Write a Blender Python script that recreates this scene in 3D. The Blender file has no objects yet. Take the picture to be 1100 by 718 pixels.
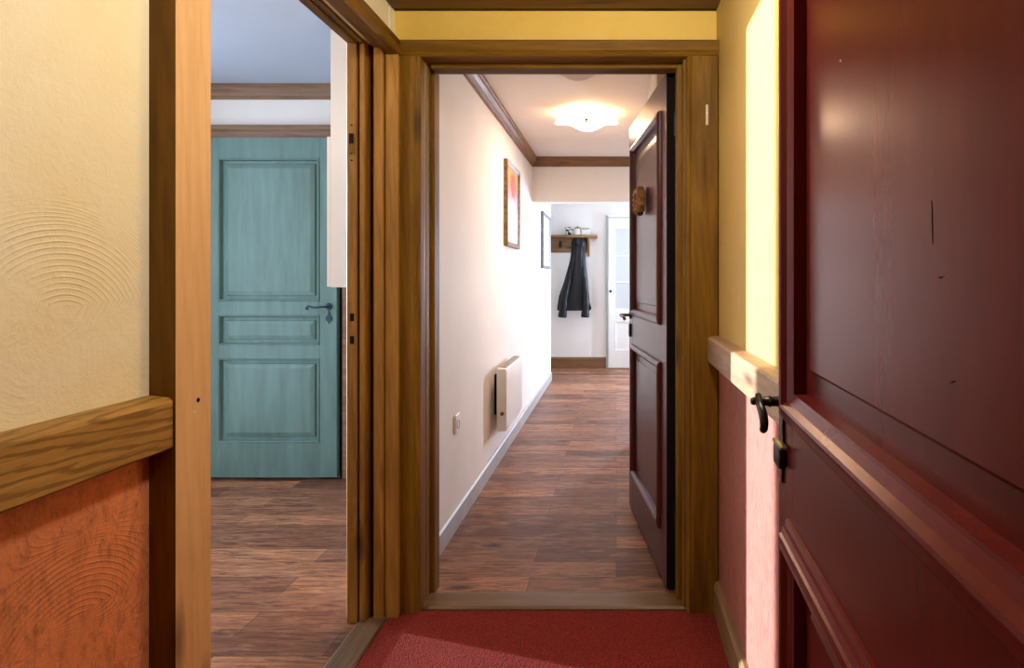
import bpy, bmesh, math, random
from mathutils import Vector, Matrix
random.seed(4)
S = bpy.context.scene
C = S.collection
PI = math.pi

# ------------------------------------------------------------------ camera / colour
F = 623.0                       # focal length in pixels of the 1100x718 frame
cam_d = bpy.data.cameras.new('camera')
cam = bpy.data.objects.new('camera', cam_d)
C.objects.link(cam)
cam.location = (0, 0, 1.22)
cam.rotation_euler = (PI / 2, 0, 0)
cam_d.sensor_width = 36
cam_d.lens = F / 1100 * 36
cam_d.shift_x = -112 / 1100
cam_d.shift_y = -59 / 1100
cam_d.clip_start = 0.02
S.camera = cam
vs = S.view_settings
S.display_settings.display_device = 'sRGB'
vs.view_transform = 'Standard'
vs.look = 'None'
vs.gamma = 1
vs.exposure = 0.0
vs.use_curve_mapping = False
S.cycles.max_bounces = 10
S.cycles.diffuse_bounces = 6
S.cycles.glossy_bounces = 4
S.cycles.sample_clamp_indirect = 6
S.cycles.use_denoising = True
S.cycles.caustics_reflective = False
S.cycles.caustics_refractive = False

# ------------------------------------------------------------------ material helpers
class NT:
    def __init__(s, name):
        s.m = bpy.data.materials.new(name)
        s.m.use_nodes = True
        s.t = s.m.node_tree
        s.bsdf = s.t.nodes['Principled BSDF']
        s.tc = None
    def n(s, typ, **kw):
        nd = s.t.nodes.new(typ)
        for k, v in kw.items():
            if k.startswith('i_'):
                s.put(nd, k[2:].replace('_', ' '), v)
            else:
                setattr(nd, k, v)
        return nd
    def put(s, nd, key, v):
        sock = nd.inputs[int(key)] if key.isdigit() else nd.inputs[key]
        if isinstance(v, bpy.types.NodeSocket):
            s.t.links.new(v, sock)
        else:
            sock.default_value = v
    def obj(s):
        if not s.tc:
            s.tc = s.n('ShaderNodeTexCoord')
        return s.tc.outputs['Object']
    def pos(s):
        return s.n('ShaderNodeNewGeometry').outputs['Position']
    def scale(s, vec, sc):
        nd = s.n('ShaderNodeVectorMath', operation='MULTIPLY')
        s.put(nd, '0', vec); nd.inputs[1].default_value = sc
        return nd.outputs[0]
    def noise(s, vec, scale=1, detail=4, rough=0.55, dist=0.0):
        nd = s.n('ShaderNodeTexNoise')
        s.put(nd, 'Vector', vec)
        nd.inputs['Scale'].default_value = scale
        nd.inputs['Detail'].default_value = detail
        nd.inputs['Roughness'].default_value = rough
        nd.inputs['Distortion'].default_value = dist
        return nd.outputs['Fac']
    def math(s, op, a, b=0.0, c=None):
        nd = s.n('ShaderNodeMath', operation=op)
        s.put(nd, '0', a); s.put(nd, '1', b)
        if c is not None: s.put(nd, '2', c)
        return nd.outputs[0]
    def rng(s, v, a, b, c=0.0, d=1.0):
        nd = s.n('ShaderNodeMapRange')
        s.put(nd, 'Value', v)
        for k, x in zip(('From Min', 'From Max', 'To Min', 'To Max'), (a, b, c, d)):
            nd.inputs[k].default_value = x
        return nd.outputs[0]
    def mix(s, f, a, b, mode='MIX'):
        nd = s.n('ShaderNodeMix', data_type='RGBA', blend_type=mode)
        s.put(nd, '0', f)
        for key, v in (('6', a), ('7', b)):
            if isinstance(v, tuple) and len(v) == 3: v = v + (1,)
            s.put(nd, key, v)
        return nd.outputs[2]
    def xyz(s, vec):
        nd = s.n('ShaderNodeSeparateXYZ'); s.put(nd, '0', vec)
        return nd.outputs
    def bump(s, h, strength=0.3, dist=0.01):
        nd = s.n('ShaderNodeBump')
        s.put(nd, 'Height', h)
        nd.inputs['Strength'].default_value = strength
        nd.inputs['Distance'].default_value = dist
        s.put(s.bsdf, 'Normal', nd.outputs[0])
    def base(s, c):
        s.put(s.bsdf, 'Base Color', c + (1,) if isinstance(c, tuple) and len(c) == 3 else c)
    def rough(s, r): s.put(s.bsdf, 'Roughness', r)

def wood(name, dark, light, axis='Z', rough=0.45, fine=1.0, knots=True, coat=0.0, bump=0.15, spec=0.4, lines=0.16):
    k = NT(name)
    ax = 'XYZ'.index(axis)
    def st(cross, along):
        return tuple(along if i == ax else cross for i in range(3))
    o = k.obj()
    g1 = k.noise(k.scale(o, st(42 * fine, 2.6 * fine)), 1.0, 6, 0.65, 0.6)
    g2 = k.noise(k.scale(o, st(9 * fine, 1.3 * fine)), 1.0, 3, 0.55, 1.0)
    wv = k.n('ShaderNodeTexWave', wave_type='BANDS', bands_direction='DIAGONAL')
    k.put(wv, 'Vector', k.scale(o, st(1.0, 0.10)))
    for key, v in (('Scale', 22 * fine), ('Distortion', 7.0), ('Detail', 3.0), ('Detail Scale', 1.6), ('Detail Roughness', 0.6)):
        wv.inputs[key].default_value = v
    ln = k.rng(wv.outputs['Fac'], 0.55, 0.95)
    f = k.rng(k.math('MULTIPLY_ADD', g1, 0.45, k.math('MULTIPLY', g2, 0.55)), 0.30, 0.70)
    c = k.mix(f, dark, light)
    c = k.mix(k.math('MULTIPLY', ln, lines), c, tuple(x * 0.75 for x in dark))
    if knots:
        v = k.n('ShaderNodeTexVoronoi')
        k.put(v, 'Vector', k.scale(o, st(9, 2.2))); v.inputs['Scale'].default_value = 1.0
        kf = k.rng(v.outputs['Distance'], 0.05, 0.20, 0.85, 0.0)
        c = k.mix(kf, c, tuple(x * 0.22 for x in dark))
    k.base(c)
    k.rough(k.rng(g1, 0.3, 0.7, rough + 0.08, rough - 0.08))
    k.bsdf.inputs['Specular IOR Level'].default_value = spec
    k.bsdf.inputs['Coat Weight'].default_value = coat
    k.bsdf.inputs['Coat Roughness'].default_value = 0.2
    k.bump(k.math('MULTIPLY_ADD', ln, -0.3, g1), bump, 0.004)
    return k.m

def paint(name, col, rough=0.6, var=0.06, scale=6.0, bump=0.0, bscale=40, coat=0.0, metallic=0.0, streak=None, spec=0.5):
    k = NT(name)
    v = k.scale(k.obj(), streak or (1, 1, 1))
    n = k.noise(v, scale, 5, 0.6)
    a = tuple(x * (1 - var) for x in col); b = tuple(min(1, x * (1 + var)) for x in col)
    k.base(k.mix(k.rng(n, 0.3, 0.7), a, b))
    k.rough(rough)
    k.bsdf.inputs['Metallic'].default_value = metallic
    k.bsdf.inputs['Specular IOR Level'].default_value = spec
    k.bsdf.inputs['Coat Weight'].default_value = coat
    k.bsdf.inputs['Coat Roughness'].default_value = 0.15
    if bump:
        k.bump(k.noise(v, bscale, 4, 0.6), bump, 0.004)
    return k.m

def entry_plaster(name, up, low, split=0.965, fans=()):
    k = NT(name)
    p = k.pos()
    z = k.xyz(p)[2]
    # trowel fans: fine rings round a few swept centres and scattered ones
    nz = k.noise(p, 7, 3, 0.5)
    vo = k.n('ShaderNodeTexVoronoi'); k.put(vo, 'Vector', p); vo.inputs['Scale'].default_value = 2.3
    dist = k.math('DIVIDE', vo.outputs['Distance'], 2.3)
    near = k.rng(dist, 0.05, 0.30, 0.25, 0.0)
    for c in fans:
        dd = k.n('ShaderNodeVectorMath', operation='DISTANCE'); k.put(dd, '0', p); dd.inputs[1].default_value = c
        own = k.math('MULTIPLY', k.rng(dd.outputs['Value'], 0.17, 0.24, 1.0, 0.0), k.rng(k.math('ADD', z, k.math('MULTIPLY', nz, 0.06)), c[2] + 0.03, c[2] + 0.09))
        dist = k.math('ADD', k.math('MULTIPLY', dist, k.math('SUBTRACT', 1.0, own)), k.math('MULTIPLY', dd.outputs['Value'], own))
        near = k.math('MAXIMUM', near, own)
    ph = k.math('MULTIPLY_ADD', dist, 720.0, k.math('MULTIPLY', nz, 5.0))
    rings = k.math('MULTIPLY', k.rng(k.math('SINE', ph), 0.15, 1.0), k.math('MULTIPLY', near, k.rng(k.noise(p, 14, 4, 0.6), 0.40, 0.62)))
    grit = k.noise(p, 60, 5, 0.7)
    cloud = k.noise(p, 2.2, 4, 0.6, 0.8)
    h = k.math('MULTIPLY_ADD', rings, 0.42, k.math('MULTIPLY', grit, 0.8))
    upc = k.mix(k.rng(cloud, 0.3, 0.7), tuple(x * y for x, y in zip(up, (0.93, 0.88, 0.72))), up)
    upc = k.mix(k.math('MULTIPLY', rings, 0.16), upc, tuple(x * y for x, y in zip(up, (0.75, 0.66, 0.45))))
    loc = k.mix(k.rng(cloud, 0.3, 0.7), tuple(x * 0.78 for x in low), tuple(x * 1.15 for x in low))
    loc = k.mix(k.math('MULTIPLY', rings, 0.32), loc, tuple(x * 0.5 for x in low))
    loc = k.mix(k.rng(k.noise(k.scale(p, (60, 60, 26)), 1.0, 6, 0.8, 0.5), 0.48, 0.66, 0, 0.75), loc, tuple(x * 0.42 for x in low))
    k.base(k.mix(k.math('GREATER_THAN', z, split), loc, upc))
    k.rough(0.62)
    k.bump(h, 0.35, 0.008)
    return k.m

def plank_floor(name):
    k = NT(name)
    p = k.pos()
    br = k.n('ShaderNodeTexBrick')
    br.offset = 0.37; br.offset_frequency = 2
    k.put(br, 'Vector', p)
    for key, v in (('Scale', 1.0), ('Mortar Size', 0.0012), ('Mortar Smooth', 0.1), ('Bias', 0.0), ('Brick Width', 0.95), ('Row Height', 0.125)):
        br.inputs[key].default_value = v
    br.inputs['Color1'].default_value = (0, 0, 0, 1)
    br.inputs['Color2'].default_value = (1, 1, 1, 1)
    br.inputs['Mortar'].default_value = (0.2, 0.2, 0.2, 1)
    rnd = br.outputs['Color']
    g = k.noise(k.scale(p, (5.5, 55, 1)), 1.0, 7, 0.72, 1.2)
    g2 = k.noise(k.scale(p, (2.4, 12, 1)), 1.6, 5, 0.65, 1.4)
    c = k.mix(rnd, (0.135, 0.055, 0.033), (0.46, 0.21, 0.108))
    c = k.mix(k.rng(g, 0.38, 0.60, 0.85, 0.0), c, (0.065, 0.026, 0.017))
    c = k.mix(k.rng(g2, 0.52, 0.75, 0.0, 0.5), c, (0.46, 0.28, 0.19))
    vo = k.n('ShaderNodeTexVoronoi'); k.put(vo, 'Vector', k.scale(p, (2.2, 6.5, 1))); vo.inputs['Scale'].default_value = 1.0
    c = k.mix(k.rng(vo.outputs['Distance'], 0.06, 0.17, 0.75, 0.0), c, (0.03, 0.014, 0.012))
    c = k.mix(br.outputs['Fac'], c, (0.03, 0.016, 0.013))
    k.base(c)
    k.rough(k.rng(g, 0.3, 0.7, 0.52, 0.40))
    k.bsdf.inputs['Specular IOR Level'].default_value = 0.28
    k.bump(k.math('SUBTRACT', k.math('MULTIPLY', g, 0.4), br.outputs['Fac']), 0.22, 0.003)
    return k.m

def carpet_mat():
    k = NT('carpet red wool')
    p = k.pos()
    f = k.noise(p, 260, 2, 0.7)
    w = k.n('ShaderNodeTexVoronoi'); k.put(w, 'Vector', k.scale(p, (190, 150, 150))); w.inputs['Scale'].default_value = 1.0
    c = k.mix(k.rng(f, 0.35, 0.65), (0.13, 0.009, 0.005), (0.34, 0.032, 0.016))
    c = k.mix(k.rng(w.outputs['Distance'], 0.2, 0.7, 0.0, 0.5), c, (0.07, 0.008, 0.01))
    k.base(c); k.rough(0.95)
    k.bsdf.inputs['Sheen Weight'].default_value = 0.05
    k.bsdf.inputs['Specular IOR Level'].default_value = 0.1
    k.bump(w.outputs['Distance'], 0.8, 0.004)
    return k.m

def art_mat(name, stops, axis=2, lo=0.0, hi=1.0, blot=None):
    k = NT(name)
    o = k.obj()
    v = k.xyz(o)[axis]
    v = k.math('ADD', v, k.rng(k.noise(o, 9, 4, 0.6), 0.3, 0.7, -0.05, 0.05))
    t = k.rng(v, lo, hi)
    cr = k.n('ShaderNodeValToRGB'); k.put(cr, 'Fac', t)
    el = cr.color_ramp.elements
    el[0].position, el[0].color = stops[0][0], stops[0][1] + (1,)
    el[1].position, el[1].color = stops[-1][0], stops[-1][1] + (1,)
    for ps, co in stops[1:-1]:
        e = el.new(ps); e.color = co + (1,)
    c = cr.outputs[0]
    if blot:
        ctr, rad, col = blot
        d = k.n('ShaderNodeVectorMath', operation='DISTANCE')
        k.put(d, '0', o); d.inputs[1].default_value = ctr
        bl = k.rng(k.math('ADD', d.outputs['Value'], k.rng(k.noise(o, 16, 4, 0.6), 0.3, 0.7, -0.03, 0.03)), rad * 0.75, rad, 0.85, 0.0)
        c = k.mix(bl, c, col)
    k.base(c); k.rough(0.4)
    return k.m

def emissive(name, col, strength):
    k = NT(name)
    n = k.noise(k.obj(), 14, 3, 0.5)
    k.base((0.9, 0.88, 0.84)); k.rough(0.25)
    k.bsdf.inputs['Emission Color'].default_value = col + (1,)
    k.put(k.bsdf, 'Emission Strength', k.rng(n, 0.3, 0.7, strength * 0.92, strength * 1.08))
    return k.m

# ------------------------------------------------------------------ mesh helpers
def BM(): return bmesh.new()

def box(bm, x0, x1, y0, y1, z0, z1, bev=0.0, seg=2):
    r = bmesh.ops.create_cube(bm, size=1.0)
    vs_ = r['verts']
    bmesh.ops.scale(bm, vec=(x1 - x0, y1 - y0, z1 - z0), verts=vs_)
    bmesh.ops.translate(bm, vec=((x0 + x1) / 2, (y0 + y1) / 2, (z0 + z1) / 2), verts=vs_)
    if bev > 0:
        es = list({e for v in vs_ for e in v.link_edges})
        bmesh.ops.bevel(bm, geom=es, offset=bev, segments=seg, profile=0.5, affect='EDGES', clamp_overlap=True)
    return bm

def prism(bm, prof, axis, a, b):
    """closed 2-D profile extruded along an axis. prof: (x,z) for axis Y, (y,z) for X, (x,y) for Z."""
    def P(p, t):
        return {'Y': (p[0], t, p[1]), 'X': (t, p[0], p[1]), 'Z': (p[0], p[1], t)}[axis]
    A = [bm.verts.new(P(p, a)) for p in prof]
    B = [bm.verts.new(P(p, b)) for p in prof]
    n = len(prof)
    for i in range(n):
        bm.faces.new((A[i], A[(i + 1) % n], B[(i + 1) % n], B[i]))
    bm.faces.new(A); bm.faces.new(B[::-1])
    return bm

def rect_sweep(bm, u0, u1, v0, v1, prof, f, closed=True):
    """mitred moulding round a rectangle: prof = [(inset, out)...]; f(u, v, out) -> point."""
    rings = []
    for ins, out in prof:
        rings.append([bm.verts.new(f(u, v, out)) for u, v in
                      ((u0 + ins, v0 + ins), (u1 - ins, v0 + ins), (u1 - ins, v1 - ins), (u0 + ins, v1 - ins))])
    n = len(rings)
    for i in range(n if closed else n - 1):
        r, q = rings[i], rings[(i + 1) % n]
        for j in range(4):
            bm.faces.new((r[j], r[(j + 1) % 4], q[(j + 1) % 4], q[j]))
    return rings

def lathe(bm, prof, origin=(0, 0, 0), axis='Z', seg=24, wob=None):
    rings = []
    for r, h in prof:
        ring = []
        for i in range(seg):
            a = 2 * PI * i / seg
            rr, hh = r, h
            if wob: rr, hh = wob(r, h, a)
            c, s = rr * math.cos(a), rr * math.sin(a)
            p = {'Z': (c, s, hh), 'Y': (c, hh, s), 'X': (hh, c, s)}[axis]
            ring.append(bm.verts.new(Vector(p) + Vector(origin)))
        rings.append(ring)
    for a, b in zip(rings, rings[1:]):
        for i in range(seg):
            bm.faces.new((a[i], a[(i + 1) % seg], b[(i + 1) % seg], b[i]))
    for ring in (rings[0], rings[-1]):
        try: bm.faces.new(ring)
        except ValueError: pass
    return rings

def tube(bm, pts, rad, seg=10):
    pts = [Vector(p) for p in pts]
    n = len(pts)
    rad = rad if isinstance(rad, (list, tuple)) else [rad] * n
    rings = []
    up = None
    for i, p in enumerate(pts):
        t = (pts[min(i + 1, n - 1)] - pts[max(i - 1, 0)]).normalized()
        if up is None:
            up = Vector((0, 0, 1)) if abs(t.z) < 0.9 else Vector((1, 0, 0))
        s = t.cross(up).normalized(); up = s.cross(t).normalized()
        rings.append([bm.verts.new(p + (s * math.cos(2 * PI * j / seg) + up * math.sin(2 * PI * j / seg)) * rad[i]) for j in range(seg)])
    for a, b in zip(rings, rings[1:]):
        for i in range(seg):
            bm.faces.new((a[i], a[(i + 1) % seg], b[(i + 1) % seg], b[i]))
    bm.faces.new(rings[0][::-1]); bm.faces.new(rings[-1])

def curve_pts(pts, n=8):
    """Catmull-Rom through points."""
    P = [Vector(p) for p in pts]
    P = [P[0] * 2 - P[1]] + P + [P[-1] * 2 - P[-2]]
    out = []
    for i in range(1, len(P) - 2):
        for j in range(n):
            t = j / n
            a, b, c, d = P[i - 1], P[i], P[i + 1], P[i + 2]
            out.append(0.5 * ((2 * b) + (c - a) * t + (2 * a - 5 * b + 4 * c - d) * t * t + (3 * b - a - 3 * c + d) * t ** 3))
    out.append(P[-2])
    return out

def link(name, bm, mat, parent=None, smooth=False, world=True):
    bmesh.ops.recalc_face_normals(bm, faces=bm.faces)
    me = bpy.data.meshes.new(name)
    loc = Vector((0, 0, 0))
    if parent is None:
        lo = Vector((min(v.co.x for v in bm.verts), min(v.co.y for v in bm.verts), min(v.co.z for v in bm.verts)))
        hi = Vector((max(v.co.x for v in bm.verts), max(v.co.y for v in bm.verts), max(v.co.z for v in bm.verts)))
        loc = Vector(((lo.x + hi.x) / 2, (lo.y + hi.y) / 2, lo.z))
    elif world:
        loc = parent.location.copy()
    if loc.length:
        bmesh.ops.translate(bm, vec=-loc, verts=bm.verts)
    bm.to_mesh(me); bm.free()
    me.materials.append(mat)
    if smooth:
        for p in me.polygons: p.use_smooth = True
        try: me.set_sharp_from_angle(angle=math.radians(38))
        except Exception: pass
    o = bpy.data.objects.new(name, me)
    C.objects.link(o)
    if parent is None:
        o.location = loc
    else:
        o.parent = parent
    return o

def tag(o, label=None, cat=None, group=None, kind=None):
    if label: o['label'] = label
    if cat: o['category'] = cat
    if group: o['group'] = group
    if kind: o['kind'] = kind
    return o

def empty(name, loc, label, cat, rz=0.0, group=None, kind=None):
    o = bpy.data.objects.new(name, None)
    C.objects.link(o)
    o.location = loc; o.rotation_euler = (0, 0, rz)
    o.empty_display_size = 0.1
    return tag(o, label, cat, group, kind)

def struct(name, bm, mat, label, cat, smooth=False):
    return tag(link(name, bm, mat, None, smooth), label, cat, None, 'structure')

# ------------------------------------------------------------------ materials
M = {}
PINE_D, PINE_L = (0.080, 0.034, 0.002), (0.27, 0.135, 0.010)
M['pineX'] = wood('stained pine across', PINE_D, PINE_L, 'X', 0.58, spec=0.22)
M['pineY'] = wood('stained pine along', PINE_D, PINE_L, 'Y', 0.58, spec=0.22)
M['pineZ'] = wood('stained pine upright', PINE_D, PINE_L, 'Z', 0.58, spec=0.22)
M['jamb'] = wood('lit jamb pine', (0.125, 0.052, 0.006), (0.42, 0.21, 0.04), 'Z', 0.55, spec=0.25)  # lighter copy of the stained pine, lamp light put into its colour
M['honey'] = wood('honey pine rail', (0.24, 0.12, 0.022), (0.52, 0.30, 0.075), 'Y', 0.45, fine=1.7, lines=0.8, spec=0.3)
M['casing'] = wood('pale pine casing', (0.60, 0.35, 0.145), (0.78, 0.50, 0.24), 'Z', 0.5)
M['wornrail'] = wood('worn pine rail', (0.22, 0.13, 0.07), (0.45, 0.30, 0.18), 'Y', 0.45)
M['oldwoodX'] = wood('aged brown wood across', (0.13, 0.075, 0.045), (0.30, 0.19, 0.12), 'X', 0.5)
M['oldwoodY'] = wood('aged brown wood along', (0.15, 0.075, 0.035), (0.33, 0.18, 0.095), 'Y', 0.5)
M['crownX'] = wood('brown crown across', (0.13, 0.06, 0.022), (0.25, 0.125, 0.05), 'X', 0.5)
M['ceilwood'] = wood('dark ceiling boards', (0.085, 0.035, 0.012), (0.17, 0.075, 0.025), 'X', 0.5)
M['thresh'] = wood('worn threshold wood', (0.085, 0.04, 0.013), (0.21, 0.115, 0.042), 'X', 0.4)
M['threshY'] = wood('worn threshold wood along', (0.06, 0.033, 0.018), (0.16, 0.095, 0.055), 'Y', 0.4)
XL, XR = -0.825, 0.373
M['entry'] = entry_plaster('yellow and terracotta plaster', (0.90, 0.84, 0.62), (0.80, 0.28, 0.11), fans=((XL, 0.876, 0.640), (XL, 0.868, 1.130)))  # upper yellow paled to put the lamp's glare into the colour
M['entryright'] = entry_plaster('shaded right plaster', (0.64, 0.44, 0.13), (0.38, 0.135, 0.10))  # same yellow plaster, darkened so its colour carries this wall's shade
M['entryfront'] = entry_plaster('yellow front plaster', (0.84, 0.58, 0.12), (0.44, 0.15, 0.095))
M['white'] = paint('white plaster', (0.83, 0.79, 0.74), 0.7, 0.03, 3, 0.12, 55)
M['ceilwhite'] = paint('white ceiling', (0.80, 0.74, 0.68), 0.8, 0.02, 3)
M['ceilblue'] = paint('blue grey ceiling paint', (0.43, 0.49, 0.60), 0.8, 0.04, 2)
M['roomwhite'] = paint('room white paint', (0.80, 0.80, 0.79), 0.7, 0.02, 3)
M['greyskirt'] = paint('grey skirting paint', (0.42, 0.40, 0.40), 0.5, 0.12, 8)
M['skirt'] = wood('brown skirting', (0.12, 0.055, 0.02), (0.25, 0.13, 0.055), 'X', 0.5)
M['skirtY'] = wood('brown skirting along', (0.13, 0.07, 0.028), (0.28, 0.17, 0.075), 'Y', 0.5)
M['floor'] = plank_floor('brown plank floor')
M['carpet'] = carpet_mat()
M['turq'] = paint('turquoise stain', (0.105, 0.200, 0.188), 0.5, 0.20, 2.2, 0.08, 30, streak=(7, 7, 0.9))
M['maroon'] = paint('dark maroon gloss paint', (0.070, 0.012, 0.011), 0.30, 0.12, 4.0, 0.05, 25, spec=0.3, coat=0.0, streak=(6, 6, 1))
M['red'] = paint('oxblood gloss paint', (0.105, 0.012, 0.008), 0.26, 0.14, 4.0, 0.03, 22, spec=0.28, coat=0.0, streak=(5, 5, 1))
M['red'].node_tree.nodes['Principled BSDF'].inputs['Specular Tint'].default_value = (1.0, 0.60, 0.52, 1)
M['iron'] = paint('dark iron', (0.05, 0.045, 0.042), 0.32, 0.2, 20, 0.1, 60, metallic=0.9)
M['blueiron'] = paint('blue black iron', (0.02, 0.05, 0.075), 0.4, 0.2, 20, metallic=0.4)
M['brass'] = paint('dull brass', (0.30, 0.22, 0.11), 0.35, 0.15, 20, metallic=0.9)
M['whitegloss'] = paint('white gloss', (0.85, 0.84, 0.84), 0.35, 0.02, 3)
M['whitedoor'] = paint('white door paint', (0.80, 0.83, 0.83), 0.4, 0.02, 3)
M['cupboard'] = paint('cupboard white', (0.66, 0.645, 0.66), 0.4, 0.02, 3)
M['ivory'] = paint('ivory plastic', (0.62, 0.52, 0.34), 0.4, 0.05, 20)
M['black'] = paint('matt black', (0.010, 0.007, 0.007), 0.8, 0.1, 5, spec=0.08)
M['leather'] = paint('black leather', (0.006, 0.0075, 0.010), 0.45, 0.5, 12, 0.3, 30, spec=0.28)
M['rackwood'] = wood('coat rack wood', (0.14, 0.07, 0.025), (0.40, 0.23, 0.09), 'X', 0.5)
M['ornament'] = wood('carved wood', (0.13, 0.045, 0.014), (0.36, 0.16, 0.05), 'X', 0.5, fine=2)
M['frame'] = paint('mottled bronze frame', (0.19, 0.12, 0.05), 0.45, 0.75, 34, 0.2, 60)
M['framedark'] = paint('grey frame', (0.15, 0.16, 0.19), 0.45, 0.3, 30)
M['lampon'] = emissive('lit opal glass', (1.0, 0.64, 0.37), 7.0)
M['lampoff'] = paint('opal glass', (0.86, 0.80, 0.77), 0.2, 0.02, 5, coat=0.3)
M['pot'] = paint('glazed white', (0.75, 0.74, 0.72), 0.3, 0.05, 5)
kk = NT('spotted glaze')
kk.base(kk.mix(kk.rng(kk.noise(kk.obj(), 30, 1, 0.4), 0.5, 0.54), (0.75, 0.74, 0.72), (0.03, 0.03, 0.03))); kk.rough(0.3)
M['spot'] = kk.m
kk = NT('frosted glass'); kk.base((0.55, 0.60, 0.62)); kk.rough(kk.rng(kk.noise(kk.obj(), 3), 0.3, 0.7, 0.3, 0.4))
M['frost'] = kk.m

XL, XR = -0.825, 0.373          # entry side walls
DW = 2.16                       # front wall plane
DC = 2.10                       # front casing face
CE = 2.2185                     # entry ceiling
CC = 2.36                       # corridor ceiling
CL = 2.41                       # left room ceiling
XC = -0.79                      # corridor left wall
DH = 5.44                       # cross header in corridor
DB = 7.92                       # corridor end wall
DT = 3.57                       # wall with the turquoise door
XW = -2.80                      # outer wall of the left room

# ------------------------------------------------------------------ floors and ceilings
b = BM(); box(b, -3.0, 1.6, -1.5, 8.2, -0.12, 0.0)
struct('floor', b, M['floor'], 'brown wood plank floor of the corridor and side room', 'floor')
b = BM(); box(b, -0.815, XR, -1.3, 2.119, 0.0, 0.009, 0.003)
tag(link('carpet', b, M['carpet']), 'deep red woven carpet covering the entry hall floor', 'carpet')
b = BM()
y = -1.3
while y < DW - 0.001:
    y1 = min(y + 0.115, DW)
    prism(b, [(y + 0.004, CE + 0.006), (y + 0.010, CE), (y1 - 0.010, CE), (y1 - 0.004, CE + 0.006), (y1, CE + 0.006), (y1, CE + 0.06), (y, CE + 0.06), (y, CE + 0.006)], 'X', XL, XR)
    y = y1
struct('ceiling', b, M['ceilwood'], 'dark brown boarded ceiling of the entry hall', 'ceiling')
b = BM(); box(b, XC - 0.2, 1.5, DW + 0.02, 8.1, CC, CC + 0.1)
struct('ceiling_corridor', b, M['ceilwhite'], 'white ceiling of the long corridor', 'ceiling')
b = BM(); box(b, XW - 0.1, XC - 0.1, 0.2, DT + 0.1, CL, CL + 0.1)
struct('ceiling_side_room', b, M['ceilblue'], 'pale blue grey ceiling of the side room', 'ceiling')

# ------------------------------------------------------------------ walls
b = BM()
box(b, XL - 0.11, XL, -1.4, 1.06, 0, CE + 0.25)
box(b, XL - 0.11, XL, 1.06, 2.10, 2.062, CE + 0.25)
box(b, XL - 0.11, XL, 2.118, DW + 0.05, 0, CE + 0.25)
struct('wall_left', b, M['entry'], 'left wall of the entry, yellow plaster above and terracotta below the rail', 'wall')
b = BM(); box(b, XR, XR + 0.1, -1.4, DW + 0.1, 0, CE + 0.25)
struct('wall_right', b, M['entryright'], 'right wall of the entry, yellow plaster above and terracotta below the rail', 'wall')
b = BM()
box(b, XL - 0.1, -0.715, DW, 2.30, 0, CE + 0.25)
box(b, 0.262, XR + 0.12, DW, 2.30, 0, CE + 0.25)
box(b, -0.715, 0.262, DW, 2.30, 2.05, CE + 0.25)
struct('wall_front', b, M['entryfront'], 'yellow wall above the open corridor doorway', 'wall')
b = BM(); box(b, XL - 0.11, XR + 0.1, -1.4, -1.3, 0, CE + 0.25)
struct('wall_back', b, M['entry'], 'plaster wall at the rear of the entry', 'wall')
b = BM(); box(b, XC - 0.12, XC, 2.30, 7.0, 0, CC + 0.05)
struct('wall_corridor_left', b, M['white'], 'long white plaster left wall of the corridor', 'wall')
b = BM(); box(b, 0.20, 0.36, 2.87, 4.60, 0, CC + 0.02); box(b, 0.36, 0.50, 2.30, 3.0, 0, CC + 0.02)
struct('wall_corridor_right', b, M['white'], 'white right wall of the corridor behind the dark door', 'wall')
b = BM(); box(b, XC - 0.01, 1.3, DH, DH + 0.14, 1.946, CC + 0.02)
struct('wall_header', b, M['white'], 'white dropped header crossing the corridor', 'wall')
b = BM(); box(b, -1.9, 1.5, DB, DB + 0.1, 0, CC + 0.02)
struct('wall_end', b, M['roomwhite'], 'white wall at the far end of the corridor with the coat rack', 'wall')
b = BM(); box(b, -1.9, -1.8, 6.9, DB, 0, CC); box(b, -1.9, XC - 0.11, 6.86, 7.0, 0, CC)
struct('wall_nook', b, M['white'], 'white side of the recess at the corridor end', 'wall')
# daylight window at the right of the corridor end
WY0, WY1, WZ0, WZ1 = 7.36, 7.72, 0.75, 1.80
b = BM()
box(b, 1.3, 1.42, 4.50, WY0, 0, CC); box(b, 1.3, 1.42, WY1, DB, 0, CC)
box(b, 1.3, 1.42, WY0, WY1, 0, WZ0); box(b, 1.3, 1.42, WY0, WY1, WZ1, CC)
box(b, 0.30, 1.42, 4.50, 4.60, 0, CC)
struct('wall_window', b, M['white'], 'white wall with the window at the corridor end', 'wall')
w = empty('window_1', (1.36, (WY0 + WY1) / 2, WZ0), 'white framed window at the corridor end', 'window', kind='structure')
b = BM()
rect_sweep(b, WY0, WY1, WZ0, WZ1, [(0, -0.04), (0.05, -0.04), (0.05, 0.04), (0, 0.04)], lambda u, v, o: (1.36 + o, u, v))
link('window_frame', b, M['whitegloss'], w)
b = BM(); box(b, 1.27, 1.42, WY0 - 0.03, WY1 + 0.03, WZ0 - 0.03, WZ0, 0.006)
link('window_sill', b, M['whitegloss'], w)

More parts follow.
